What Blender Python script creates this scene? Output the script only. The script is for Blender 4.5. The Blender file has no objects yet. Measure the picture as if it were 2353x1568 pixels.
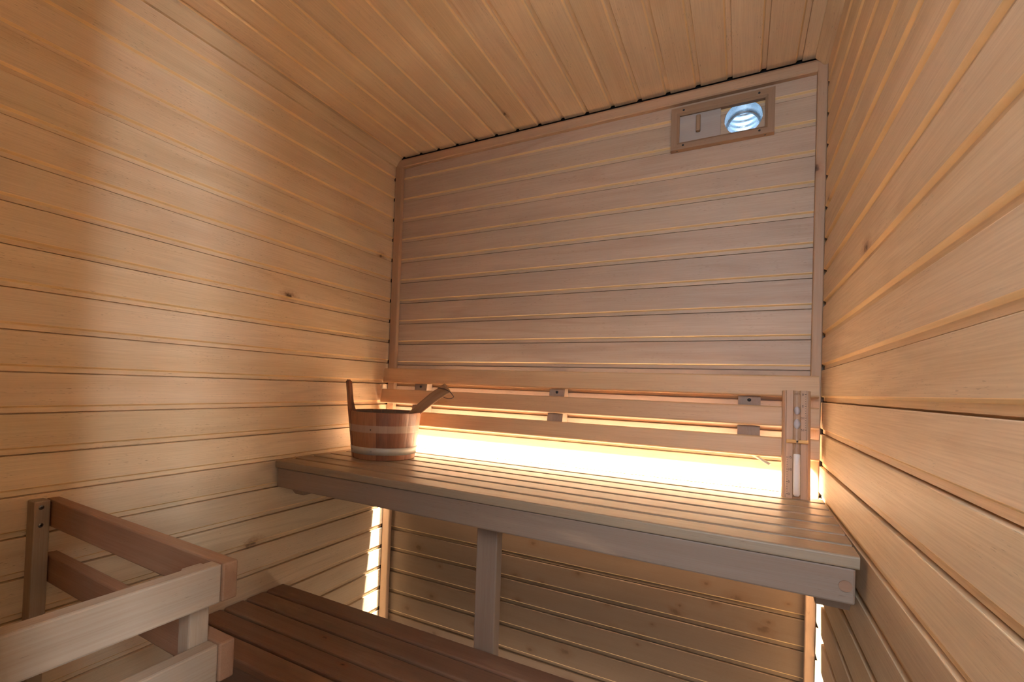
import bpy, bmesh, math, random
from mathutils import Matrix, Vector, Euler

# ------------------------------------------------------------------ scene, camera, light
SC = bpy.context.scene
COL = SC.collection
U = 0.088            # one cladding-board pitch in metres; coordinates below are in pitches
ZF = 22.5            # height of the datum (first groove under the ceiling) above the floor
W = 17.164           # room width
rnd = random.Random(7)
PI = math.pi

def P(x, y, z):
    return Vector((x * U, y * U, (z + ZF) * U))

cam_d = bpy.data.cameras.new('camera')
cam = bpy.data.objects.new('camera', cam_d)
COL.objects.link(cam)
cam.location = P(14.968, -19.500, -9.839)
cam.rotation_euler = Euler((1.5884, -0.0358, 0.5232), 'XYZ')
cam_d.sensor_width = 36.0
cam_d.lens = 1136.66 * 36.0 / 2353.0
cam_d.shift_x = (1176.5 - 1045.29) / 2353.0
cam_d.shift_y = (863.91 - 784.0) / 2353.0
cam_d.clip_start = 0.01
SC.camera = cam

world = bpy.data.worlds.new('anteroom_light')
SC.world = world
world.use_nodes = True
world.node_tree.nodes['Background'].inputs[0].default_value = (0.80, 0.88, 1.0, 1)
world.node_tree.nodes['Background'].inputs[1].default_value = 1.3

def area(name, loc, target, sx, sy, power, color, spread=180):
    d = bpy.data.lights.new(name, 'AREA')
    d.shape = 'RECTANGLE'
    d.size = sx * U
    d.size_y = sy * U
    d.energy = power
    d.color = color
    d.spread = math.radians(spread)
    o = bpy.data.objects.new(name, d)
    COL.objects.link(o)
    o.location = P(*loc)
    v = P(*target) - P(*loc)
    o.rotation_euler = v.to_track_quat('-Z', 'Y').to_euler()
    return o

# daylight reaching the open doorway from a window of the room outside
area('anteroom_window_light', (24.2, -26.4, -3.0), (6.0, -15.5, -8.0), 1.9, 10.0, 20.0, (0.82, 0.90, 1.0))
# fill light added outside the doorway to brighten the surfaces facing it
area('doorway_fill_light', (15.4, -26.0, -2.0), (12.0, -10.0, -4.0), 6.0, 9.0, 12.0, (0.84, 0.90, 1.0))
# the LED strip under the lowest backrest board
led_l = area('led_strip_light', (8.6, -0.48, -11.80), (8.6, -0.36, -12.9), 16.5, 0.08, 34.0, (1.0, 0.89, 0.75), 76)
area('led_strip_upward_light', (8.6, -0.46, -11.66), (8.6, -0.30, -10.0), 16.5, 0.08, 0.7, (1.0, 0.86, 0.66), 180)

SC.view_settings.view_transform = 'Standard'
SC.view_settings.look = 'None'
SC.view_settings.gamma = 1.0
SC.view_settings.use_curve_mapping = False
SC.view_settings.exposure = 1.45
SC.cycles.use_denoising = True
SC.cycles.max_bounces = 12
SC.cycles.diffuse_bounces = 8

# ------------------------------------------------------------------ materials
def srgb(r, g, b):
    f = lambda c: (c / 255 / 12.92) if c / 255 <= 0.04045 else ((c / 255 + 0.055) / 1.055) ** 2.4
    return (f(r), f(g), f(b), 1)

class NT:
    def __init__(s, name):
        s.m = bpy.data.materials.new(name)
        s.m.use_nodes = True
        s.t = s.m.node_tree
        s.b = s.t.nodes['Principled BSDF']
    def n(s, kind, **kw):
        x = s.t.nodes.new(kind)
        for k, v in kw.items():
            setattr(x, k, v)
        return x
    def l(s, a, b):
        s.t.links.new(a, b)
    def math(s, op, a, b=None, c=None, clamp=False):
        x = s.n('ShaderNodeMath', operation=op, use_clamp=clamp)
        for i, v in enumerate((a, b, c)):
            if v is None:
                continue
            if isinstance(v, (int, float)):
                x.inputs[i].default_value = v
            else:
                s.l(v, x.inputs[i])
        return x.outputs[0]
    def vm(s, op, a, b=None):
        x = s.n('ShaderNodeVectorMath', operation=op)
        for i, v in enumerate((a, b)):
            if v is None:
                continue
            if isinstance(v, (tuple, list)):
                x.inputs[i].default_value = v
            else:
                s.l(v, x.inputs[i])
        return x.outputs[0]
    def noise(s, vec, scale, detail=2.0, rough=0.5, dist=0.0):
        x = s.n('ShaderNodeTexNoise')
        x.inputs['Scale'].default_value = scale
        x.inputs['Detail'].default_value = detail
        x.inputs['Roughness'].default_value = rough
        x.inputs['Distortion'].default_value = dist
        s.l(vec, x.inputs['Vector'])
        return x.outputs['Fac']
    def ramp(s, fac, a, b, lo=0.0, hi=1.0):
        x = s.n('ShaderNodeMapRange')
        x.inputs['From Min'].default_value = a
        x.inputs['From Max'].default_value = b
        x.inputs['To Min'].default_value = lo
        x.inputs['To Max'].default_value = hi
        s.l(fac, x.inputs['Value'])
        return x.outputs['Result']
    def mix(s, fac, a, b, blend='MIX'):
        x = s.n('ShaderNodeMix', data_type='RGBA', blend_type=blend)
        for i, v in ((0, fac), (6, a), (7, b)):
            if isinstance(v, (int, float)):
                x.inputs[i].default_value = v
            elif isinstance(v, tuple):
                x.inputs[i].default_value = v
            else:
                s.l(v, x.inputs[i])
        return x.outputs[2]

def wood(name, base, dark, fig=0.5, fleck=0.5, knots=0.0, vary=0.5, rough=0.5, board=None, knot_below=None,
         stain=0.0, spec=0.35):
    """board = (axis along, axis across, sign, offset) in metres for cladding, None for parts with a 'grain' attribute"""
    t = NT(name)
    if board:
        al, ac, off = board
        co = t.n('ShaderNodeTexCoord').outputs['Object']
        sp = t.n('ShaderNodeSeparateXYZ')
        t.l(co, sp.inputs[0])
        A, B = sp.outputs[al], sp.outputs[ac]
        q = t.math('DIVIDE', t.math('ADD', B, off * U), U)
        idx = t.math('FLOOR', q)
        wn = t.n('ShaderNodeTexWhiteNoise', noise_dimensions='1D')
        t.l(t.math('ADD', idx, 0.37), wn.inputs['W'])
        tone = wn.outputs['Value']
        cb = t.n('ShaderNodeCombineXYZ')
        t.l(t.math('ADD', A, t.math('MULTIPLY', tone, 37.0)), cb.inputs[0])
        t.l(B, cb.inputs[1])
        third = 3 - al - ac
        t.l(sp.outputs[third], cb.inputs[2])
        vec = cb.outputs[0]
        sepz = B
        tone2 = wn.outputs['Color']
    else:
        at = t.n('ShaderNodeAttribute', attribute_name='grain')
        vec = at.outputs['Vector']
        at2 = t.n('ShaderNodeAttribute', attribute_name='tone')
        tone = at2.outputs['Fac']
    # broad colour drift along the board
    v1 = t.vm('MULTIPLY', vec, (0.9, 16.0, 16.0))
    drift = t.noise(v1, 1.0, 3.0, 0.55)
    # growth-ring figure
    v2 = t.vm('MULTIPLY', vec, (1.1, 9.0, 9.0))
    fld = t.noise(v2, 1.0, 1.5, 0.45)
    ring = t.math('SINE', t.math('MULTIPLY', fld, 46.0))
    ring = t.math('POWER', t.ramp(ring, -1.0, 1.0), 2.2)
    gate = t.ramp(t.noise(t.vm('MULTIPLY', vec, (1.3, 5.0, 5.0)), 1.0, 1.0), 0.45, 0.62)
    ring = t.math('MULTIPLY', ring, gate, clamp=True)
    # fibres
    fib = t.noise(t.vm('MULTIPLY', vec, (7.0, 420.0, 420.0)), 1.0, 3.0, 0.6)
    # small dark dashes
    fl = t.noise(t.vm('MULTIPLY', vec, (60.0, 700.0, 700.0)), 1.0, 1.0, 0.5)
    fl2 = t.noise(t.vm('MULTIPLY', vec, (5.0, 30.0, 30.0)), 1.0, 1.0, 0.5)
    flk = t.math('MULTIPLY', t.ramp(fl, 0.665, 0.73), t.ramp(fl2, 0.47, 0.60), clamp=True)
    # paler blotches
    pal = t.ramp(t.noise(t.vm('MULTIPLY', vec, (3.5, 16.0, 16.0)), 1.0, 2.0, 0.6, 0.6), 0.56, 0.78)
    c = t.mix(t.ramp(drift, 0.3, 0.7), base, dark)
    hv = t.n('ShaderNodeHueSaturation')
    t.l(c, hv.inputs['Color'])
    t.l(t.ramp(tone, 0, 1, 1 - 0.22 * vary, 1 + 0.18 * vary), hv.inputs['Value'])
    t.l(t.ramp(t.math('FRACT', t.math('MULTIPLY', tone, 7.31)), 0, 1, 0.5 - 0.010 * vary, 0.5 + 0.010 * vary), hv.inputs['Hue'])
    t.l(t.ramp(t.math('FRACT', t.math('MULTIPLY', tone, 3.77)), 0, 1, 1 - 0.12 * vary, 1 + 0.1 * vary), hv.inputs['Saturation'])
    c = hv.outputs[0]
    c = t.mix(t.math('MULTIPLY', ring, 0.26 * fig), c, srgb(128, 80, 46))
    c = t.mix(t.math('MULTIPLY', pal, 0.22, clamp=True), c, srgb(214, 184, 150))
    c = t.mix(t.ramp(fib, 0.35, 0.7, 0.0, 0.20 * (0.4 + fig)), c, srgb(120, 76, 46))
    c = t.mix(t.math('MULTIPLY', flk, 0.75 * fleck), c, srgb(70, 38, 22))
    if knots:
        vo = t.n('ShaderNodeTexVoronoi', feature='F1', voronoi_dimensions='2D')
        vo.inputs['Scale'].default_value = 1.0
        vo.inputs['Randomness'].default_value = 0.95
        vk = t.vm('MULTIPLY', vec, (6.0, 11.0, 11.0) if knot_below is None else (9.0, 13.0, 13.0))
        t.l(t.vm('ADD', vk, t.vm('MULTIPLY', t.n('ShaderNodeTexNoise').outputs['Color'], (0.0, 0.0, 0.0))), vo.inputs['Vector'])
        sel = t.n('ShaderNodeSeparateColor')
        t.l(vo.outputs['Color'], sel.inputs[0])
        on = t.math('LESS_THAN', sel.outputs[0], knots)
        size = t.ramp(sel.outputs[1], 0, 1, 0.05, 0.16)
        d = t.math('DIVIDE', vo.outputs['Distance'], size)
        wob = t.noise(t.vm('MULTIPLY', vec, (90, 90, 90)), 1.0, 2.0)
        d = t.math('ADD', d, t.ramp(wob, 0.3, 0.7, -0.35, 0.35))
        core = t.math('MULTIPLY', t.ramp(d, 1.0, 0.35), on, clamp=True)
        halo = t.math('MULTIPLY', t.ramp(d, 2.8, 0.8), on, clamp=True)
        if knot_below is not None:
            km = t.ramp(sepz, knot_below + 0.05, knot_below - 0.05)
            core = t.math('MULTIPLY', core, km, clamp=True)
            halo = t.math('MULTIPLY', halo, km, clamp=True)
        c = t.mix(t.math('MULTIPLY', halo, 0.45), c, srgb(140, 84, 46))
        c = t.mix(t.math('MULTIPLY', core, 0.85), c, srgb(52, 28, 18))
    if stain:
        sn = t.noise(t.vm('MULTIPLY', vec, (5.0, 9.0, 9.0)), 1.0, 3.0, 0.6, 0.5)
        c = t.mix(t.ramp(sn, 0.52, 0.68, 0.0, stain), c, srgb(112, 96, 82))
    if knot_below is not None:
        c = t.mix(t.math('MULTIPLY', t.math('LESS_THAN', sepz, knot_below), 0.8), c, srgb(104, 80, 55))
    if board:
        # light caught by the board chamfers and recesses, painted in as a paler tone
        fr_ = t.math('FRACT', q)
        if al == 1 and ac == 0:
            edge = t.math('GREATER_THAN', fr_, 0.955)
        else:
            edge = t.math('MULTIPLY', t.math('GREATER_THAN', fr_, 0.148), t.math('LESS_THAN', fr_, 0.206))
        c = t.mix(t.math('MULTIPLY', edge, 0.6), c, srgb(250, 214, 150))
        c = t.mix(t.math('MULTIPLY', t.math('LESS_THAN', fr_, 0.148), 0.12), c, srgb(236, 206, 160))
    t.l(c, t.b.inputs['Base Color'])
    t.l(t.ramp(fib, 0.3, 0.7, rough - 0.05, rough + 0.08), t.b.inputs['Roughness'])
    t.b.inputs['Specular IOR Level'].default_value = spec
    bp = t.n('ShaderNodeBump')
    bp.inputs['Strength'].default_value = 0.12
    bp.inputs['Distance'].default_value = 0.0006
    t.l(fib, bp.inputs['Height'])
    t.l(bp.outputs[0], t.b.inputs['Normal'])
    return t.m

def plain(name, col, rough=0.5, metal=0.0, spec=0.5):
    t = NT(name)
    t.b.inputs['Base Color'].default_value = col
    t.b.inputs['Roughness'].default_value = rough
    t.b.inputs['Metallic'].default_value = metal
    t.b.inputs['Specular IOR Level'].default_value = spec
    nz = t.noise(t.n('ShaderNodeTexCoord').outputs['Object'], 60.0, 2.0)
    r = t.ramp(nz, 0.3, 0.7, rough * 0.85, min(1.0, rough * 1.15))
    t.l(r, t.b.inputs['Roughness'])
    return t.m

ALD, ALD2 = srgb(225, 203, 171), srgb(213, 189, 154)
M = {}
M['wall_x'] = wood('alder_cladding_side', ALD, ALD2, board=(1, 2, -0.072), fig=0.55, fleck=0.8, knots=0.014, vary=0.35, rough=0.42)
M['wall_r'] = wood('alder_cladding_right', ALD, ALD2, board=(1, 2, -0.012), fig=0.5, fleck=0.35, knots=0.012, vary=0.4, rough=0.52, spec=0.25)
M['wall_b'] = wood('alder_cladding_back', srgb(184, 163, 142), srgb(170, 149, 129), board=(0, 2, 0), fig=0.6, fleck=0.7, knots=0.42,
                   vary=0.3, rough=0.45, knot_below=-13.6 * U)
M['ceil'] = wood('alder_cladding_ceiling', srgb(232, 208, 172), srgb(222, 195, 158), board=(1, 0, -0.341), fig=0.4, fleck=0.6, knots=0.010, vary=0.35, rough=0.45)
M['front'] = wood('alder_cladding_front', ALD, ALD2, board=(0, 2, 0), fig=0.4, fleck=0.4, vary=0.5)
M['alder'] = wood('alder_planed', srgb(224, 200, 164), srgb(210, 184, 146), fig=0.5, fleck=0.6, vary=0.35, rough=0.42)
M['trim'] = wood('alder_trim', srgb(190, 158, 128), srgb(170, 138, 110), fig=0.4, fleck=0.5, vary=0.3, knots=0.05, rough=0.5)
M['rail'] = wood('alder_backrest', srgb(208, 172, 132), srgb(196, 158, 118), fig=0.4, fleck=0.35, vary=0.25, rough=0.45)
M['beam'] = wood('spruce_beam', srgb(152, 134, 118), srgb(138, 120, 104), fig=0.5, fleck=0.3, vary=0.3, knots=0.05, rough=0.55)
M['slat'] = wood('alder_bench_slat', srgb(156, 140, 118), srgb(142, 125, 103), fig=0.45, fleck=0.45, vary=0.25, rough=0.40)
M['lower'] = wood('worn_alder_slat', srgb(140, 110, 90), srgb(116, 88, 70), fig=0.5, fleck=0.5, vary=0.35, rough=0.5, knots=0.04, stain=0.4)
M['guard'] = wood('alder_guard', srgb(172, 156, 138), srgb(156, 139, 120), fig=0.6, fleck=0.35, vary=0.2, rough=0.5, knots=0.02)
M['guard_red'] = wood('alder_guard_shaded', srgb(160, 126, 100), srgb(140, 106, 82), fig=0.5, fleck=0.35, vary=0.2, rough=0.5, knots=0.06)  # guard wood darkened to put the cross rails' shade into the colour
M['ply'] = wood('pale_plywood', srgb(166, 158, 152), srgb(158, 149, 142), fig=0.15, fleck=0.1, vary=0.1, rough=0.55)
M['frame'] = wood('alder_vent_frame', srgb(162, 134, 108), srgb(144, 116, 92), fig=0.45, fleck=0.4, vary=0.2, rough=0.5)
M['timer'] = wood('alder_timer_board', srgb(188, 154, 122), srgb(172, 138, 106), fig=0.3, fleck=0.15, vary=0.1, rough=0.42)
M['strap'] = wood('pale_strap', srgb(222, 182, 112), srgb(206, 160, 94), fig=0.2, fleck=0.2, vary=0.1)
M['ladle'] = wood('dark_ladle_wood', srgb(152, 118, 84), srgb(126, 94, 66), fig=0.6, fleck=0.6, vary=0.1, rough=0.45)
M['stained'] = wood('grey_stained_wood', srgb(112, 98, 90), srgb(92, 78, 70), fig=0.5, fleck=0.2, stain=0.4)
M['black'] = plain('black_foil', (0.012, 0.012, 0.014, 1), 0.7)
M['steel'] = plain('galvanised_steel', (0.50, 0.50, 0.47, 1), 0.6, 0.55)
M['screw'] = plain('zinc_screw', (0.38, 0.40, 0.42, 1), 0.35, 1.0)
M['dark_screw'] = plain('dark_screw', (0.05, 0.05, 0.055, 1), 0.4, 0.6)
M['cord'] = plain('brown_leather_cord', (0.06, 0.022, 0.015, 1), 0.6)
M['cable'] = plain('pale_cable', (0.75, 0.66, 0.48, 1), 0.45)
M['ink'] = plain('black_ink', (0.03, 0.02, 0.02, 1), 0.8)
M['sand'] = plain('white_sand', (0.86, 0.86, 0.84, 1), 0.7)
M['tile'] = plain('grey_floor_tile', (0.085, 0.07, 0.06, 1), 0.5)
M['alu'] = plain('aluminium_foil_duct', (0.80, 0.86, 0.92, 1), 0.28, 1.0)

t = NT('clear_glass')
t.b.inputs['Transmission Weight'].default_value = 1.0
t.b.inputs['Roughness'].default_value = 0.0
t.b.inputs['IOR'].default_value = 1.12
t.b.inputs['Base Color'].default_value = (0.96, 0.97, 1, 1)
M['glass'] = t.m
t = NT('powdered_glass')
t.b.inputs['Base Color'].default_value = (0.85, 0.85, 0.9, 1)
t.b.inputs['Alpha'].default_value = 0.38
M['dust'] = t.m
t = NT('led_emitter')
t.b.inputs['Base Color'].default_value = (0.9, 0.8, 0.6, 1)
t.b.inputs['Emission Color'].default_value = (1.0, 0.8, 0.52, 1)
t.b.inputs['Emission Strength'].default_value = 12.0
M['led'] = t.m
t = NT('pipe_daylight')
t.b.inputs['Base Color'].default_value = (0.7, 0.85, 1, 1)
t.b.inputs['Emission Color'].default_value = (0.60, 0.82, 1.0, 1)
t.b.inputs['Emission Strength'].default_value = 0.9
M['pipe_glow'] = t.m

# bucket staves: colour by stave, a bleached band where a hoop used to sit
t = NT('bucket_staves')
at = t.n('ShaderNodeAttribute', attribute_name='grain').outputs['Vector']
tn = t.n('ShaderNodeAttribute', attribute_name='tone').outputs['Fac']
fib = t.noise(t.vm('MULTIPLY', at, (14, 500, 500)), 1.0, 3.0, 0.6)
blo = t.noise(t.vm('MULTIPLY', at, (14, 40, 40)), 1.0, 2.0)
c = t.mix(tn, srgb(106, 66, 48), srgb(168, 122, 88))
c = t.mix(t.ramp(fib, 0.35, 0.7, 0, 0.45), c, srgb(98, 50, 34))
c = t.mix(t.ramp(blo, 0.4, 0.75, 0, 0.3), c, srgb(176, 112, 76))
sp = t.n('ShaderNodeSeparateXYZ')
t.l(t.n('ShaderNodeTexCoord').outputs['Object'], sp.inputs[0])
hz = t.math('ADD', sp.outputs[2], t.math('MULTIPLY', t.math('SUBTRACT', fib, 0.5), 0.002))
b1 = t.ramp(hz, 1.07 * U, 1.09 * U)
b2 = t.ramp(hz, 1.37 * U, 1.35 * U)
band = t.math('MULTIPLY', t.math('MULTIPLY', b1, b2, clamp=True), t.ramp(blo, 0.3, 0.6, 0.75, 0.95))
c = t.mix(band, c, srgb(168, 142, 122))
t.l(c, t.b.inputs['Base Color'])
t.b.inputs['Roughness'].default_value = 0.5
M['stave'] = t.m

# ------------------------------------------------------------------ mesh helpers
class MB:
    """collects shapes in pitch units; every shape carries a grain direction and a tone"""
    def __init__(s):
        s.v = []; s.f = []; s.g = []; s.t = []; s.sm = []; s.mi = []
    def add(s, verts, faces, axis=0, tone=None, smooth=False, mi=0, mtx=None, gpos=None):
        base = len(s.v)
        tone = rnd.random() if tone is None else tone
        ox = (rnd.random() * 9, rnd.random() * 9, rnd.random() * 9)
        order = [axis] + [k for k in (0, 1, 2) if k != axis]
        for i, q in enumerate(verts):
            g = gpos[i] if gpos else q
            s.g.append([g[order[k]] * U + ox[k] for k in range(3)])
            s.t.append(tone)
            p = Vector(q)
            if mtx is not None:
                p = mtx @ p
            s.v.append(p)
        for fc in faces:
            s.f.append([base + i for i in fc])
            s.sm.append(smooth)
            s.mi.append(mi)
    def box(s, lo, hi, axis=None, bev=0.03, seg=2, lone=False, **kw):
        lo = Vector(lo); hi = Vector(hi)
        d = hi - lo
        if axis is None:
            axis = max(range(3), key=lambda k: d[k])
        bm = bmesh.new()
        bmesh.ops.create_cube(bm, size=1.0)
        for v in bm.verts:
            v.co = Vector([lo[k] + (v.co[k] + 0.5) * d[k] for k in range(3)])
        if bev > 0:
            eg = [e for e in bm.edges if not lone or abs((e.verts[0].co - e.verts[1].co)[axis]) > 1e-6]
            bmesh.ops.bevel(bm, geom=eg, offset=min(bev, min(d) * 0.45), segments=seg, affect='EDGES', profile=0.5)
        bm.verts.index_update()
        vs = [v.co.copy() for v in bm.verts]
        fs = [[v.index for v in f.verts] for f in bm.faces]
        bm.free()
        s.add(vs, fs, axis=axis, **kw)
    def prism(s, poly, ax, a, b, axis=None, **kw):
        """poly: 2D points in the two other axes (in order), extruded along ax from a to b"""
        oth = [k for k in (0, 1, 2) if k != ax]
        vs = []
        for val in (a, b):
            for q in poly:
                p = [0, 0, 0]
                p[ax] = val; p[oth[0]] = q[0]; p[oth[1]] = q[1]
                vs.append(p)
        n = len(poly)
        fs = [[i, (i + 1) % n, n + (i + 1) % n, n + i] for i in range(n)]
        fs.append(list(range(n))[::-1]); fs.append([n + i for i in range(n)])
        s.add(vs, fs, axis=ax if axis is None else axis, **kw)
    def cyl(s, p0, p1, r0, r1=None, n=20, caps=True, **kw):
        r1 = r0 if r1 is None else r1
        p0 = Vector(p0); p1 = Vector(p1)
        d = (p1 - p0).normalized()
        a = d.orthogonal().normalized(); b = d.cross(a)
        vs = []
        for p, r in ((p0, r0), (p1, r1)):
            for i in range(n):
                t = 2 * PI * i / n
                vs.append(p + a * r * math.cos(t) + b * r * math.sin(t))
        fs = [[i, (i + 1) % n, n + (i + 1) % n, n + i] for i in range(n)]
        if caps:
            fs.append(list(range(n))[::-1]); fs.append([n + i for i in range(n)])
        kw.setdefault('smooth', n > 8)
        s.add(vs, fs, **kw)
    def tube(s, pts, r, n=8, closed=False, **kw):
        pts = [Vector(p) for p in pts]
        m = len(pts)
        rs = r if isinstance(r, (list, tuple)) else [r] * m
        vs = []; prev = None
        for i, p in enumerate(pts):
            if closed:
                d = (pts[(i + 1) % m] - pts[i - 1]).normalized()
            else:
                d = (pts[min(i + 1, m - 1)] - pts[max(i - 1, 0)]).normalized()
            a = d.orthogonal().normalized() if prev is None else (prev - d * prev.dot(d)).normalized()
            prev = a
            b = d.cross(a)
            for k in range(n):
                t = 2 * PI * k / n
                vs.append(p + a * rs[i] * math.cos(t) + b * rs[i] * math.sin(t))
        fs = []
        for i in range(m if closed else m - 1):
            j = (i + 1) % m
            for k in range(n):
                fs.append([i * n + k, i * n + (k + 1) % n, j * n + (k + 1) % n, j * n + k])
        if not closed:
            fs.append(list(range(n))[::-1]); fs.append([(m - 1) * n + k for k in range(n)])
        s.add(vs, fs, smooth=True, **kw)
    def lathe(s, prof, c=(0, 0, 0), n=32, mtx=None, **kw):
        """prof: (r, z) list, around z"""
        vs = []
        for r, z in prof:
            for k in range(n):
                t = 2 * PI * k / n
                vs.append((c[0] + r * math.cos(t), c[1] + r * math.sin(t), c[2] + z))
        fs = []
        for i in range(len(prof) - 1):
            for k in range(n):
                fs.append([i * n + k, i * n + (k + 1) % n, (i + 1) * n + (k + 1) % n, (i + 1) * n + k])
        if prof[0][0] > 0.0001:
            fs.append(list(range(n))[::-1])
        if prof[-1][0] > 0.0001:
            fs.append([(len(prof) - 1) * n + k for k in range(n)])
        kw.setdefault('smooth', True)
        s.add(vs, fs, mtx=mtx, **kw)
    def build(s, name, mats, parent=None, origin=(0, 0, 0)):
        """origin (pitches) is subtracted from the vertices; the object is placed there if it has no parent"""
        me = bpy.data.meshes.new(name)
        o3 = Vector(origin)
        me.from_pydata([tuple((p - o3) * U) for p in s.v], [], s.f)
        a = me.attributes.new('grain', 'FLOAT_VECTOR', 'POINT')
        a.data.foreach_set('vector', [c for g in s.g for c in g])
        a = me.attributes.new('tone', 'FLOAT', 'POINT')
        a.data.foreach_set('value', s.t)
        if not isinstance(mats, (list, tuple)):
            mats = [mats]
        for m in mats:
            me.materials.append(M[m])
        me.polygons.foreach_set('use_smooth', s.sm)
        me.polygons.foreach_set('material_index', s.mi)
        bm = bmesh.new(); bm.from_mesh(me)
        bmesh.ops.recalc_face_normals(bm, faces=bm.faces[:])
        bm.to_mesh(me); bm.free()
        me.update()
        o = bpy.data.objects.new(name, me)
        COL.objects.link(o)
        if parent:
            o.parent = parent
        else:
            o.location = P(*origin)
        return o

def tag(o, label, cat, group=None):
    o['label'] = label; o['category'] = cat
    if group:
        o['group'] = group
    return o

def thing(name, loc, label, cat, rz=0.0, rx=0.0, group=None):
    o = bpy.data.objects.new(name, None)
    o.empty_display_size = 0.05
    COL.objects.link(o)
    o.location = P(*loc)
    o.rotation_euler = (rx, 0, rz)
    return tag(o, label, cat, group)

def struct(o):
    o['kind'] = 'structure'
    return o

# ------------------------------------------------------------------ cladding
DEP = 0.07      # depth of the recess beside every board
def clad_profile(z_top, z_bot, dz=0.0, thick=0.2):
    """outline (d, z) of tongue-and-groove cladding: d = distance behind the face"""
    pts = [(thick, z_top)]
    k = math.ceil(-(z_top - dz))
    first = True
    # going down from the top
    z = z_top
    pts.append((0.0, z_top))
    k = int(math.floor(dz - z_top)) + 1
    while dz - k > z_bot + 0.2:
        zk = dz - k                       # top edge of the next board
        zu = zk + 0.15                    # lower edge of the board above
        if zu < z_top - 0.02:
            pts += [(0.0, zu + 0.052), (0.004, zu + 0.044), (DEP - 0.004, zu + 0.004), (DEP, zu)]
            pts += [(DEP, zk + 0.034), (0.16, zk + 0.034), (0.16, zk), (0.012, zk), (0.003, zk - 0.004), (0.0, zk - 0.014)]
        k += 1
    pts += [(0.0, z_bot), (thick, z_bot)]
    return pts

ZC = 1.2        # ceiling
# left wall (x = 0), boards run along y
def wall_side(xface, sgn, y0, y1, dz, name, mat):
    m = MB()
    pr = clad_profile(ZC + 0.3, -22.5, dz)
    poly = [(xface + sgn * d, z) for d, z in pr]      # (x, z), extruded along y
    m.prism(poly, 1, y0, y1, mi=0)
    m.box((min(xface + sgn * 0.2, xface + sgn * 0.8), y0, -22.5), (max(xface + sgn * 0.2, xface + sgn * 0.8), 2.4, ZC + 1.0), bev=0, mi=1)
    return struct(m.build(name, [mat, 'black']))
wall_side(0.0, -1, -21.5, -0.12, 0.072, 'wall_left', 'wall_x')
wall_side(W, 1, -21.5, -0.32, 0.012, 'wall_right', 'wall_r')

# back wall with the round hole of the vent
HX, HZ, HR = 14.85, -0.25, 0.575
def bool_hole(o, cutter):
    md = o.modifiers.new('hole', 'BOOLEAN')
    md.operation = 'DIFFERENCE'; md.solver = 'EXACT'; md.object = cutter
    dg = bpy.context.evaluated_depsgraph_get()
    me = bpy.data.meshes.new_from_object(o.evaluated_get(dg))
    o.modifiers.remove(md)
    old = o.data
    o.data = me
    bpy.data.meshes.remove(old)
m = MB()
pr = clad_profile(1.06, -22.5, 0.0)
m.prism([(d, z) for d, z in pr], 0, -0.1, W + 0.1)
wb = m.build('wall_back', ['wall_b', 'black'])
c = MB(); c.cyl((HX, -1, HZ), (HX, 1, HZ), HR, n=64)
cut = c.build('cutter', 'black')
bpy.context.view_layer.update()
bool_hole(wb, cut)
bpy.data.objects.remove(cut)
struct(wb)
m = MB()   # black backing behind the boards, open around the pipe
h = HR + 0.03
for lo, hi in (((-0.8, .2, -22.5), (HX - h, .6, 2.2)), ((HX + h, .2, -22.5), (W + 0.8, .6, 2.2)),
               ((HX - h, .2, -22.5), (HX + h, .6, HZ - h)), ((HX - h, .2, HZ + h), (HX + h, .6, 2.2))):
    m.box(lo, hi, bev=0)
bk = m.build('foil_backing', 'black', parent=wb)

# ceiling, boards run along y
m = MB()
pts = [(-0.6, 0.2), (-0.6, 0.0)]
j = 0
while 0.416 + j < W + 0.3:
    xc = 0.416 + j
    pts += [(xc - 0.11, 0.0), (xc - 0.055, DEP), (xc + 0.065, DEP), (xc + 0.065, 0.12), (xc + 0.075, 0.12), (xc + 0.075, 0.012), (xc + 0.087, 0.0)]
    j += 1
pts += [(W + 0.6, 0.0), (W + 0.6, 0.2)]
m.prism([(x, ZC + d) for x, d in pts], 1, -21.5, -0.03)
m.box((-0.8, -21.5, ZC + 0.2), (W + 0.8, 1.0, ZC + 0.8), bev=0, mi=1)
struct(m.build('ceiling', ['ceil', 'black']))
# floor
m = MB(); m.box((-0.8, -21.5, -23.1), (W + 0.8, 1.0, -22.5), bev=0)
struct(m.build('floor', 'tile'))
# front wall with the open doorway the picture is taken from
DX0, DX1, DZ1 = 14.3, 17.0, 0.3
m = MB()
for x0, x1, z0, z1 in ((-0.8, DX0, -22.5, ZC + 0.3), (DX1, W + 0.8, -22.5, ZC + 0.3), (DX0, DX1, DZ1, ZC + 0.3)):
    m.box((x0, -21.5, z0), (x1, -20.6, z1), axis=0, bev=0)
struct(m.build('wall_front', 'front'))
m = MB()
m.box((DX0 - 0.45, -20.6, -22.5), (DX0, -20.42, DZ1 + 0.45)); m.box((DX1, -20.6, -22.5), (W - 0.005, -20.42, DZ1 + 0.45))
m.box((DX0, -20.6, DZ1), (DX1, -20.42, DZ1 + 0.45))
struct(m.build('trim_6', 'trim'))

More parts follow.
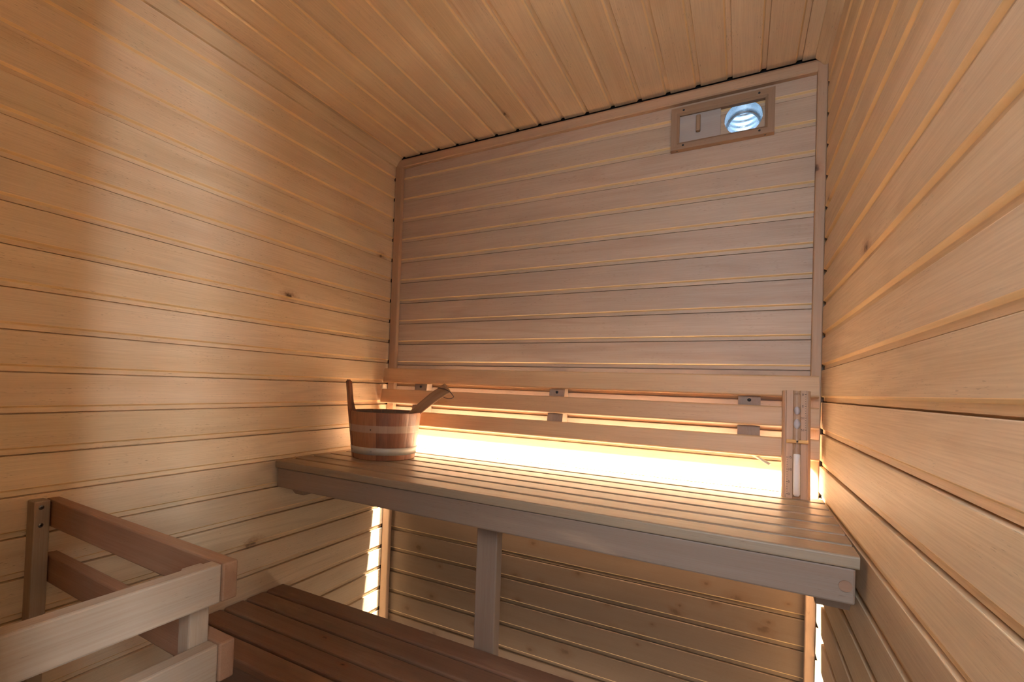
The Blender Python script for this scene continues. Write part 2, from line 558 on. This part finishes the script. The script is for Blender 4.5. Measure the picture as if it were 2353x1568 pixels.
# corner trims
m = MB()
m.box((0.04, -0.22, -22.5), (0.47, 0.0, 0.86), axis=2, bev=0.05)
struct(m.build('trim_1', 'trim'))
m = MB()
m.box((16.90, -0.24, -22.5), (17.175, 0.0, 0.95), axis=2, bev=0.03)
struct(m.build('trim_2', 'trim'))
m = MB()
m.prism([(0.0, 0.66), (-0.19, 0.66), (-0.23, 0.70), (-0.23, 0.98), (-0.16, 1.07), (-0.02, 1.09), (0.0, 1.09)], 0, 0.16, 17.02)
struct(m.build('trim_3', 'trim'))
m = MB()
m.prism([(0.0, 0.74), (0.10, 0.74), (0.34, 1.08), (0.34, ZC), (0.0, ZC)], 1, -20.6, -0.14)
struct(m.build('trim_4', 'alder'))
m = MB()
m.prism([(W, 0.80), (W - 0.10, 0.80), (W - 0.34, 1.08), (W - 0.34, ZC), (W, ZC)], 1, -20.6, -0.25)
struct(m.build('trim_5', 'alder'))

# ------------------------------------------------------------------ upper bench
BZ = -12.90
rot = -math.atan(0.37 / 17.0)
ub = thing('sauna_bench', (0.1, -6.82, BZ), 'upper slatted pale wooden bench along the back wall carrying the bucket', 'bench', rz=rot)
# local frame: x along the bench, y towards the back wall, z = 0 on the seat
for i in range(7):
    m = MB()
    y0 = i * 0.925
    y1 = y0 + (0.80 if i < 6 else 0.68)
    m.box((0.0, y0, -0.26), (16.95, y1, 0.0), bev=0.045, seg=3, lone=True)
    m.build('seat_slat', 'slat', ub)
m = MB(); m.box((0.05, 0.05, -0.97), (16.90, 0.60, -0.262), bev=0.04)
fr = m.build('front_rail', 'beam', ub)
m = MB(); m.cyl((16.74, 0.06, -0.62), (16.74, 0.030, -0.62), 0.11, n=28, tone=0.0, smooth=False)
m.build('wood_plug', 'guard_red', fr)
m = MB(); m.box((0.05, 5.60, -2.60), (16.90, 6.00, -0.262), bev=0.04)  # unseen rail, made tall to keep the LED light in the gap
m.build('back_rail', 'beam', ub)
m = MB(); m.box((8.10, 0.84, -9.60), (8.78, 1.22, -0.27), bev=0.04)
m.build('support_post', 'beam', ub)
for x0, x1 in ((0.04, 0.50), (16.35, 16.93)):
    m = MB()
    m.prism([(0.62, -0.97), (0.62, -1.02), (0.95, -1.38), (5.9, -1.38), (5.9, -0.97)], 0, x0, x1, axis=1)
    m.build('wall_cleat', 'beam', ub)
for xx in (4.2, 12.6):
    m = MB(); m.box((xx, 0.6, -0.9), (xx + 0.5, 5.55, -0.262), bev=0.03)
    m.build('cross_beam', 'beam', ub)

m = MB(); m.box((0.5, -0.41, -15.5), (16.88, 0.0, -13.10), axis=0, bev=0.03)
struct(m.build('led_baffle', 'beam'))      # unseen board added behind the bench to block LED light going down

# ------------------------------------------------------------------ lower bench
LZ = -17.63
lb = thing('sauna_bench', (0.06, -6.20, -22.5), 'lower reddish slatted bench seen below the upper bench', 'bench')
H = LZ + 22.5
for i in range(5):
    m = MB()
    y1 = -i * 0.87
    m.box((0.0, y1 - 0.77, H - 0.28), (17.0, y1, H), bev=0.07, seg=3)
    m.build('seat_slat', 'lower', lb)
m = MB(); m.box((0.02, -4.20, H - 1.05), (16.98, -3.75, H - 0.282), bev=0.04)
m.build('front_rail', 'lower', lb)
m = MB(); m.box((0.02, -0.55, H - 1.0), (16.98, -0.12, H - 0.282), bev=0.04)
m.build('back_rail', 'lower', lb)
for xx in (0.3, 8.2, 16.2):
    for yy in (-4.15, -0.5):
        m = MB(); m.box((xx, yy, 0.0), (xx + 0.55, yy + 0.35, H - 0.99), bev=0.03)
        m.build('leg', 'lower', lb)

# ------------------------------------------------------------------ backrest
SL = 0.17
yf = lambda z: -0.56 - (-9.16 - z) * SL
br = thing('backrest', (8.6, 0.0, -11.9), 'backrest of three long horizontal wooden boards above the upper bench', 'backrest')
O = (8.6, 0.0, -11.9)
tilt = math.atan(SL)
def tilted(x0, x1, zt, zb, th=0.24, bev=0.07):
    m = MB()
    L = (zt - zb) / math.cos(tilt)
    mt = Matrix.Translation((0, yf(zt), zt)) @ Matrix.Rotation(-tilt, 4, 'X')
    m.box((x0, 0.0, -L), (x1, th, 0.0), bev=bev, seg=4, mtx=mt, lone=True)
    return m
for i, (zt, zb) in enumerate(((-9.16, -9.84), (-10.15, -10.80), (-11.12, -11.76))):
    tilted(0.12, 17.08, zt, zb).build('backrest_board', 'rail', br, O)
for i, (x0, x1) in enumerate(((1.84, 2.50), (8.36, 8.98), (14.91, 15.55))):
    m = MB()
    f = lambda z: yf(z) + 0.25
    m.prism([(0.0, -9.35), (f(-9.35), -9.35), (f(-11.6), -11.6), (0.0, -11.6)], 0, x0, x1, axis=2)
    spc = m.build('spacer', 'beam', br, O)
    m = MB()
    zz = -10.00
    m.cyl(((x0 + x1) / 2, f(zz) + 0.05, zz), ((x0 + x1) / 2, f(zz) - 0.012, zz), 0.055, n=16)
    m.build('screw', 'dark_screw', spc, O)

# LED strip under the lowest board
led = thing('led_strip', (8.6, -0.52, -11.74), 'glowing warm strip light with short cable end below the lowest backrest board', 'light')
m = MB(); m.box((0.3, -0.60, -11.77), (16.9, -0.44, -11.69), bev=0)
m.build('aluminium_profile', 'steel', led, (8.6, -0.52, -11.74))
m = MB(); m.box((0.35, -0.56, -11.785), (16.85, -0.48, -11.77), bev=0)
m.build('light_diffuser', 'led', led, (8.6, -0.52, -11.74))
m = MB(); m.tube([(15.30, -0.60, -11.75), (15.56, -0.90, -11.85), (15.70, -1.02, -11.93), (15.82, -1.06, -11.99)], 0.045, n=10)
m.build('cable', 'cable', led, (8.6, -0.52, -11.74))

# ------------------------------------------------------------------ stove guard
sg = thing('stove_guard', (0.0, -13.8, -22.5), 'wooden guard railing of stacked rails fixed to the left wall', 'railing')
OG = (0.0, -13.8, -22.5)
skew = -math.atan(0.26 / 7.4)
def rail_a(zt, zb, mat):
    m = MB()
    mt = Matrix.Translation((0.0, -13.80, 0.0)) @ Matrix.Rotation(skew, 4, 'Z')
    m.box((0.02, 0.0, zb), (7.405, 0.29, zt), bev=0.035, mtx=mt)
    return m.build('cross_rail', mat, sg, OG)
def rail_b(zt, zb, mat):
    m = MB(); m.box((7.10, -20.55, zb), (7.385, -14.07, zt), axis=1, bev=0.035)
    return m.build('long_rail', mat, sg, OG)
for zt, zb in ((-13.04, -13.70), (-14.40, -15.06)):
    rail_a(zt, zb, 'guard_red'); rail_b(zt, zb, 'guard')
m = MB(); m.box((0.0, -14.17, -22.5), (0.40, -13.84, -13.02), axis=2, bev=0.03)
post = m.build('wall_post', 'guard', sg, OG)
for z in (-13.17, -13.60):
    m = MB()
    m.cyl((0.39, -14.03, z), (0.408, -14.03, z), 0.055, n=18)
    m.cyl((0.405, -14.03, z), (0.412, -14.03, z), 0.024, n=12, mi=1)
    m.build('screw', ['screw', 'dark_screw'], post, OG)
m = MB(); m.box((6.78, -14.43, -22.5), (7.10, -14.07, -13.14), axis=2, bev=0.03)
m.build('corner_post', 'guard', sg, OG)

# ------------------------------------------------------------------ bucket
BC = (2.348, -3.27, BZ)
bu = thing('sauna_bucket', BC, 'round reddish wooden bucket with a metal hoop standing on the upper bench', 'bucket')
RB, RT, BH, TH = 1.262, 1.482, 1.868, 0.13
rad = lambda z: RB + (RT - RB) * z / BH
m = MB()
NS = 20
for k in range(NS):
    a0 = 2 * PI * k / NS + 0.11; a1 = a0 + 2 * PI / NS
    sub = 4
    zs = [0.0, 0.03, 0.6, 1.2, BH - 0.02, BH]
    vs = []; gp = []
    def ringpt(a, z, inset):
        r = rad(z) - inset
        return (r * math.cos(a), r * math.sin(a), z)
    cols = []
    for iz, z in enumerate(zs):
        for i in range(sub + 1):
            a = a0 + (a1 - a0) * (0.004 + 0.992 * i / sub)
            e = 0.006 if i in (0, sub) else 0.0
            e += 0.02 if iz in (0, len(zs) - 1) else 0
            vs.append(ringpt(a, z, e)); gp.append((z, a * RT, 0))
    for iz, z in enumerate(reversed(zs)):
        for i in range(sub + 1):
            a = a0 + (a1 - a0) * (0.004 + 0.992 * i / sub)
            e = -0.02 if iz in (0, len(zs) - 1) else 0
            vs.append(ringpt(a, z, TH + e)); gp.append((z, a * RT, 0.3))
    rows = 2 * len(zs); cc = sub + 1
    fs = []
    for r_ in range(rows):
        for i in range(sub):
            a_ = r_ * cc + i; b_ = ((r_ + 1) % rows) * cc + i
            fs.append([a_, a_ + 1, b_ + 1, b_])
    fs.append([r_ * cc for r_ in range(rows)]); fs.append([r_ * cc + sub for r_ in range(rows)][::-1])
    m.add(vs, fs, axis=0, gpos=gp, smooth=False)
m.build('stave_wall', 'stave', bu)
m = MB(); m.lathe([(0.001, 0.12), (rad(0.12) - TH + 0.01, 0.12), (rad(0.25) - TH + 0.01, 0.25), (0.001, 0.25)], n=40, smooth=False, tone=0.3)
m.build('bottom', 'stave', bu)
m = MB(); m.lathe([(rad(.25) - TH - .004, .25), (rad(BH) - TH - .004, BH - .03), (rad(BH) - TH + .01, BH - .03), (rad(.25) - TH + .01, .25), (rad(.25) - TH - .004, .25)], n=64)
m.build('inner_wall', 'stained', bu)
m = MB()
m.lathe([(rad(.22) + .004, .22), (rad(.22) + .03, .225), (rad(.50) + .03, .495), (rad(.50) + .004, .50), (rad(.5) - .01, .5), (rad(.22) - .01, .22), (rad(.22) + .004, .22)], n=64)
hoop = m.build('metal_hoop', 'steel', bu)
for ang in (-1.28, -2.10):
    m = MB()
    r = rad(0.37) + 0.028
    m.cyl((r * math.cos(ang), r * math.sin(ang), 0.37), ((r + .018) * math.cos(ang), (r + .018) * math.sin(ang), 0.37), 0.03, n=12)
    m.build('rivet', 'screw', hoop)
m = MB()
ang = -1.30; r = rad(1.22)
m.cyl(((r - .03) * math.cos(ang), (r - .03) * math.sin(ang), 1.20), ((r + .003) * math.cos(ang), (r + .003) * math.sin(ang), 1.20), 0.024, n=10)
m.build('nail_hole', 'black', bu)
# tall handle stave
m = MB()
aH = math.atan2(-0.62, -0.79) + 0.24
mt = Matrix.Rotation(aH, 4, 'Z')
zs = [(0.02, 0.26), (1.0, 0.28), (1.70, 0.30), (1.87, 0.32), (2.0, 0.29), (2.2, 0.27), (2.5, 0.24), (2.9, 0.23), (2.98, 0.22), (3.04, 0.19), (3.08, 0.14), (3.11, 0.08)]
vs = []; fs = []
for i, (z, hw) in enumerate(zs):
    r0 = rad(z) - TH - 0.05 - 0.10 * max(0.0, min(1.0, (2.15 - z) / 0.4))
    r1 = rad(z) + 0.006
    if z > 3.0:
        mid = (r0 + r1) / 2; hh = (r1 - r0) / 2 * (1.0 if z < 3.05 else 0.6)
        r0, r1 = mid - hh, mid + hh
    for rr, yy in ((r0, -hw * .8), (r0 - .0, hw * .8), ((r0 * .35 + r1 * .65), hw), (r1, hw * .7), (r1, -hw * .7), ((r0 * .35 + r1 * .65), -hw)):
        vs.append((rr, yy, z))
for i in range(len(zs) - 1):
    for k in range(6):
        fs.append([i * 6 + k, i * 6 + (k + 1) % 6, (i + 1) * 6 + (k + 1) % 6, (i + 1) * 6 + k])
fs.append(list(range(6))[::-1]); fs.append([(len(zs) - 1) * 6 + k for k in range(6)])
m.add(vs, fs, axis=2, tone=0.25, smooth=False, mtx=mt)
m.build('handle_stave', 'stave', bu)

# ------------------------------------------------------------------ ladle
la = thing('ladle', (2.9, -3.1, -12.5), 'brown wooden ladle with a thin cord loop leaning in the bucket', 'ladle')
OL = (2.9, -3.1, -12.5)
m = MB()
path = [Vector((2.45, -3.05, -12.15)), Vector((2.95, -2.92, -11.58)), Vector((3.40, -2.81, -11.15)), Vector((3.83, -2.72, -10.75)), Vector((4.25, -2.63, -10.39)), Vector((4.84, -2.53, -9.98))]
wid = [0.16, 0.17, 0.19, 0.20, 0.205, 0.21]
vs = []; fs = []; gp = []
ncs = 12
for i, p in enumerate(path):
    d = (path[min(i + 1, 5)] - path[max(i - 1, 0)]).normalized()
    view = Vector((-0.62, 0.785, 0)).normalized()
    side = d.cross(view).normalized()
    nrm = side.cross(d).normalized()
    for k in range(ncs):
        a = 2 * PI * k / ncs
        ca, sa = math.cos(a), math.sin(a)
        sx = math.copysign(abs(ca) ** 0.45, ca) * wid[i]
        sy = math.copysign(abs(sa) ** 0.45, sa) * 0.085
        q = p + side * sx + nrm * sy
        vs.append(q); gp.append((i * 0.6, sx, sy))
for i in range(5):
    for k in range(ncs):
        fs.append([i * ncs + k, i * ncs + (k + 1) % ncs, (i + 1) * ncs + (k + 1) % ncs, (i + 1) * ncs + k])
fs.append(list(range(ncs))[::-1]); fs.append([5 * ncs + k for k in range(ncs)])
m.add(vs, fs, axis=0, gpos=gp, tone=0.5)
m.build('handle', 'ladle', la, OL)
m = MB()
bowl_m = Matrix.Translation((2.28, -3.10, -12.30)) @ Matrix.Rotation(0.5, 4, 'Y')
m.lathe([(0.001, -0.22), (0.25, -0.19), (0.42, -0.05), (0.48, 0.16), (0.44, 0.16), (0.38, -0.02), (0.22, -0.13), (0.001, -0.16)], n=28, mtx=bowl_m, tone=0.4)
m.build('bowl', 'ladle', la, OL)
m = MB()
loop = [(4.39, -2.55, -10.065), (4.491, -2.68, -10.011), (4.618, -2.73, -10.008), (4.824, -2.74, -10.037), (5.006, -2.70, -10.106), (5.105, -2.66, -10.188), (5.166, -2.62, -10.288),
        (5.189, -2.6, -10.321), (5.146, -2.58, -10.368), (5.046, -2.55, -10.402), (4.839, -2.48, -10.412), (4.682, -2.42, -10.396), (4.531, -2.38, -10.328), (4.433, -2.40, -10.214)]
m.tube(loop, 0.018, n=8, closed=True)
m.build('cord_loop', 'cord', la, OL)

# ------------------------------------------------------------------ sand timer
TL = 3.30
TX0, TWD = 16.12, 0.73
ttilt = math.atan(0.17)
ti = thing('sand_timer', (TX0, -1.42, BZ), 'wooden sand timer with white sand tube and minute scale at right bench end', 'timer', rx=-ttilt)
def P2(u, v):      # fractions across / up the board -> local
    return u * TWD, v * TL
m = MB()
w = TWD
poly = [(0, .22), (0, .10), (.018, .07), (.07, .035), (.082, .035), (.085, .05), (.095, .05), (.10, .015), (.11, 0.0),
        (.27, 0.0), (.285, .02), (.31, .045), (.36, .06), (.39, .06), (.44, .045), (.465, .02), (.48, 0.0),
        (w - .11, 0.0), (w - .10, .015), (w - .095, .05), (w - .085, .05), (w - .082, .035), (w - .07, .035), (w - .018, .07), (w, .10), (w, .22)]
m.prism(poly, 2, 0.0, TL)
m.build('board', 'timer', ti)
UX = 0.375
m = MB()
gl = lambda z0, z1, r: [(0.001, z0), (r * .6, z0 + .015), (r, z0 + .07), (r, z1 - .12), (r * .7, z1 - .04), (0.022, z1)]
def vlathe(mm, prof, **kw):
    mm.lathe(prof, c=(UX, -0.055, 0), n=24, **kw)
vlathe(m, [(0.001, .055), (.06, .065), (.092, .13), (.092, 1.36), (.075, 1.45), (.03, 1.54), (.022, 1.60), (.03, 1.66), (.075, 1.75), (.092, 1.84), (.092, 3.12), (.06, 3.19), (.001, 3.20)])
tube = m.build('glass_tube', 'glass', ti)
m = MB(); vlathe(m, [(0.001, .07), (.055, .08), (.084, .14), (.084, 1.30), (.07, 1.325), (.001, 1.33)])
m.build('white_sand', 'sand', ti)
m = MB()
vlathe(m, [(0.001, 2.53), (.05, 2.56), (.075, 2.66), (.05, 2.76), (.001, 2.79)])
vlathe(m, [(0.001, 2.09), (.055, 2.13), (.083, 2.25), (.055, 2.37), (.001, 2.41)])
m.build('sand_residue', 'dust', ti)
m = MB()
m.box((0.11, -0.10, 1.66), (0.36, -0.005, 1.76), bev=0.01)
m.box((0.40, -0.10, 1.66), (w - 0.07, -0.005, 1.76), bev=0.01)
m.build('strap', 'strap', ti)
m = MB(); m.cyl((0.385, -0.06, 1.71), (0.385, -0.14, 1.71), 0.02, n=12)
m.build('pin', 'dark_screw', ti)
def text_mesh(s_, size):
    cu = bpy.data.curves.new('t', 'FONT')
    cu.body = s_; cu.size = size; cu.extrude = 0.0002; cu.align_x = 'CENTER'; cu.align_y = 'CENTER'
    o = bpy.data.objects.new('t', cu); COL.objects.link(o)
    bpy.context.view_layer.update()
    me = bpy.data.meshes.new_from_object(o.evaluated_get(bpy.context.evaluated_depsgraph_get()))
    r = ([v.co.copy() for v in me.vertices], [list(p.vertices) for p in me.polygons])
    bpy.data.objects.remove(o); bpy.data.curves.remove(cu); bpy.data.meshes.remove(me)
    return r
txt = {s_: text_mesh(s_, 1.0) for s_ in ('0', '5', '10', '15')}
def put_text(mm, s_, x, z, size, flip):
    vs, fs = txt[s_]
    sg_ = -1 if flip else 1
    mm.add([(x + sg_ * v.x * size, -0.0035 - abs(v.z) , z + sg_ * v.y * size) for v in vs], fs)
for flip in (False, True):
    m = MB()
    z0, z1 = (0.115, 1.22) if not flip else (3.18, 2.08)
    xt = 0.135 if not flip else w - 0.135
    xn = 0.185 if not flip else w - 0.205
    for i in range(16):
        z = z0 + (z1 - z0) * i / 15
        hw = 0.020 if i % 5 == 0 else 0.009
        m.box((xt - hw, -0.004, z - 0.007), (xt + hw, 0.002, z + 0.007), bev=0)
        if i % 5 == 0:
            put_text(m, str(i), xn + (0.012 if not flip else 0) * (len(str(i)) - 1) * 2, z, 0.10, flip)
    m.build('minute_scale', 'ink', ti)

# ------------------------------------------------------------------ ventilation hatch
ve = thing('vent_hatch', (14.15, 0.0, -0.3), 'framed air vent with sliding plywood hatch high on the back wall', 'vent')
OV = (14.15, 0.0, -0.3)
fx0, fx1, fz0, fz1, fw, fd = 12.57, 15.76, -1.06, 0.47, 0.275, 0.25
def mitre(pts, name='frame_piece'):
    """pts: (x,z) outer a, outer b, inner b, inner a"""
    m = MB()
    oa, ob, ib, ia = pts
    vs = []
    for (x, z), dp in ((oa, 0), (ob, 0), (ib, 0), (ia, 0)):
        vs.append((x, 0.0, z))
    c_ = [((oa[0] + ia[0]) / 2, (oa[1] + ia[1]) / 2), ((ob[0] + ib[0]) / 2, (ob[1] + ib[1]) / 2)]
    lerp = lambda p, q, t_: (p[0] + (q[0] - p[0]) * t_, p[1] + (q[1] - p[1]) * t_)
    fo = [oa, ob, lerp(ob, ib, .72), lerp(oa, ia, .72)]
    vs += [(x, -fd, z) for x, z in fo] + [(ia[0], -fd * .72, ia[1]), (ib[0], -fd * .72, ib[1])]
    fs = [[0, 1, 2, 3], [0, 4, 5, 1], [4, 7, 6, 5], [7, 8, 9, 6], [8, 3, 2, 9], [0, 3, 8, 7, 4], [1, 5, 6, 9, 2]]
    ax = 0 if abs(ob[0] - oa[0]) > abs(ob[1] - oa[1]) else 2
    m.add(vs, fs, axis=ax)
    return m.build(name, 'frame', ve, OV)
A_, B_, C_, D_ = (fx0, fz0), (fx1, fz0), (fx1, fz1), (fx0, fz1)
a_, b_, c_, d_ = (fx0 + fw, fz0 + fw), (fx1 - fw, fz0 + fw), (fx1 - fw, fz1 - fw), (fx0 + fw, fz1 - fw)
fbot = mitre((A_, B_, b_, a_)); fright = mitre((B_, C_, c_, b_)); ftop = mitre((C_, D_, d_, c_)); fleft = mitre((D_, A_, a_, d_))
for (x, z), pp in (((12.98, 0.35), ftop), ((15.30, 0.36), ftop), ((12.98, -0.93), fbot), ((15.33, -0.93), fbot)):
    m = MB(); m.cyl((x, -fd + .01, z), (x, -fd - .008, z), 0.035, n=14); m.build('screw', 'dark_screw', pp, OV)
for x in (12.78, 15.50):
    m = MB(); m.cyl((x, -0.13, fz0 + .01), (x, -0.13, fz0 - .006), 0.03, n=12); m.build('screw', 'dark_screw', fbot, OV)
m = MB(); m.box((12.80, -0.10, -0.84), (14.16, -0.035, 0.24), bev=0.008)
pn = m.build('sliding_hatch', 'ply', ve, OV)
m = MB(); m.box((13.39, -0.27, -0.50), (13.53, -0.10, 0.08), bev=0.03)
m.build('handle', 'frame', pn, OV)

du = thing('ventilation_pipe', (HX, 0.1, HZ), 'bright ribbed metal air pipe behind the round vent hole', 'pipe')
OD = (HX, 0.1, HZ)
m = MB()
n = 48
rings = []
for i in range(6):
    rings.append((Vector((HX, 0.015 + i * 0.12, HZ)), Vector((0, 1, 0)), HR - 0.006))
for i in range(1, 49):
    a = i / 48 * (PI * 0.60)
    Rb = 0.95
    c0 = Vector((HX, 0.62 + Rb * math.sin(a), HZ + Rb * (1 - math.cos(a))))
    rr = HR - 0.006 - (0.07, 0.035, 0.0, 0.035)[i % 4]
    rings.append((c0, Vector((0, math.cos(a), math.sin(a))), rr))
vs = []; fs = []
for c0, d, rr in rings:
    ax_ = Vector((1, 0, 0)); bx = d.cross(ax_)
    for k in range(n):
        t_ = 2 * PI * k / n
        vs.append(c0 + ax_ * rr * math.cos(t_) + bx * rr * math.sin(t_))
for i in range(len(rings) - 1):
    for k in range(n):
        fs.append([i * n + k, i * n + (k + 1) % n, (i + 1) * n + (k + 1) % n, (i + 1) * n + k])
m.add(vs, fs, smooth=True)
pipe = m.build('pipe_wall', 'alu', du, OD)
m = MB()
c0, d, rr = rings[-1]
m.add([c0 + Vector((1, 0, 0)) * rr * math.cos(2 * PI * k / n) + d.cross(Vector((1, 0, 0))) * rr * math.sin(2 * PI * k / n) for k in range(n)], [list(range(n))])
m.build('outdoor_opening', 'pipe_glow', du, OD)
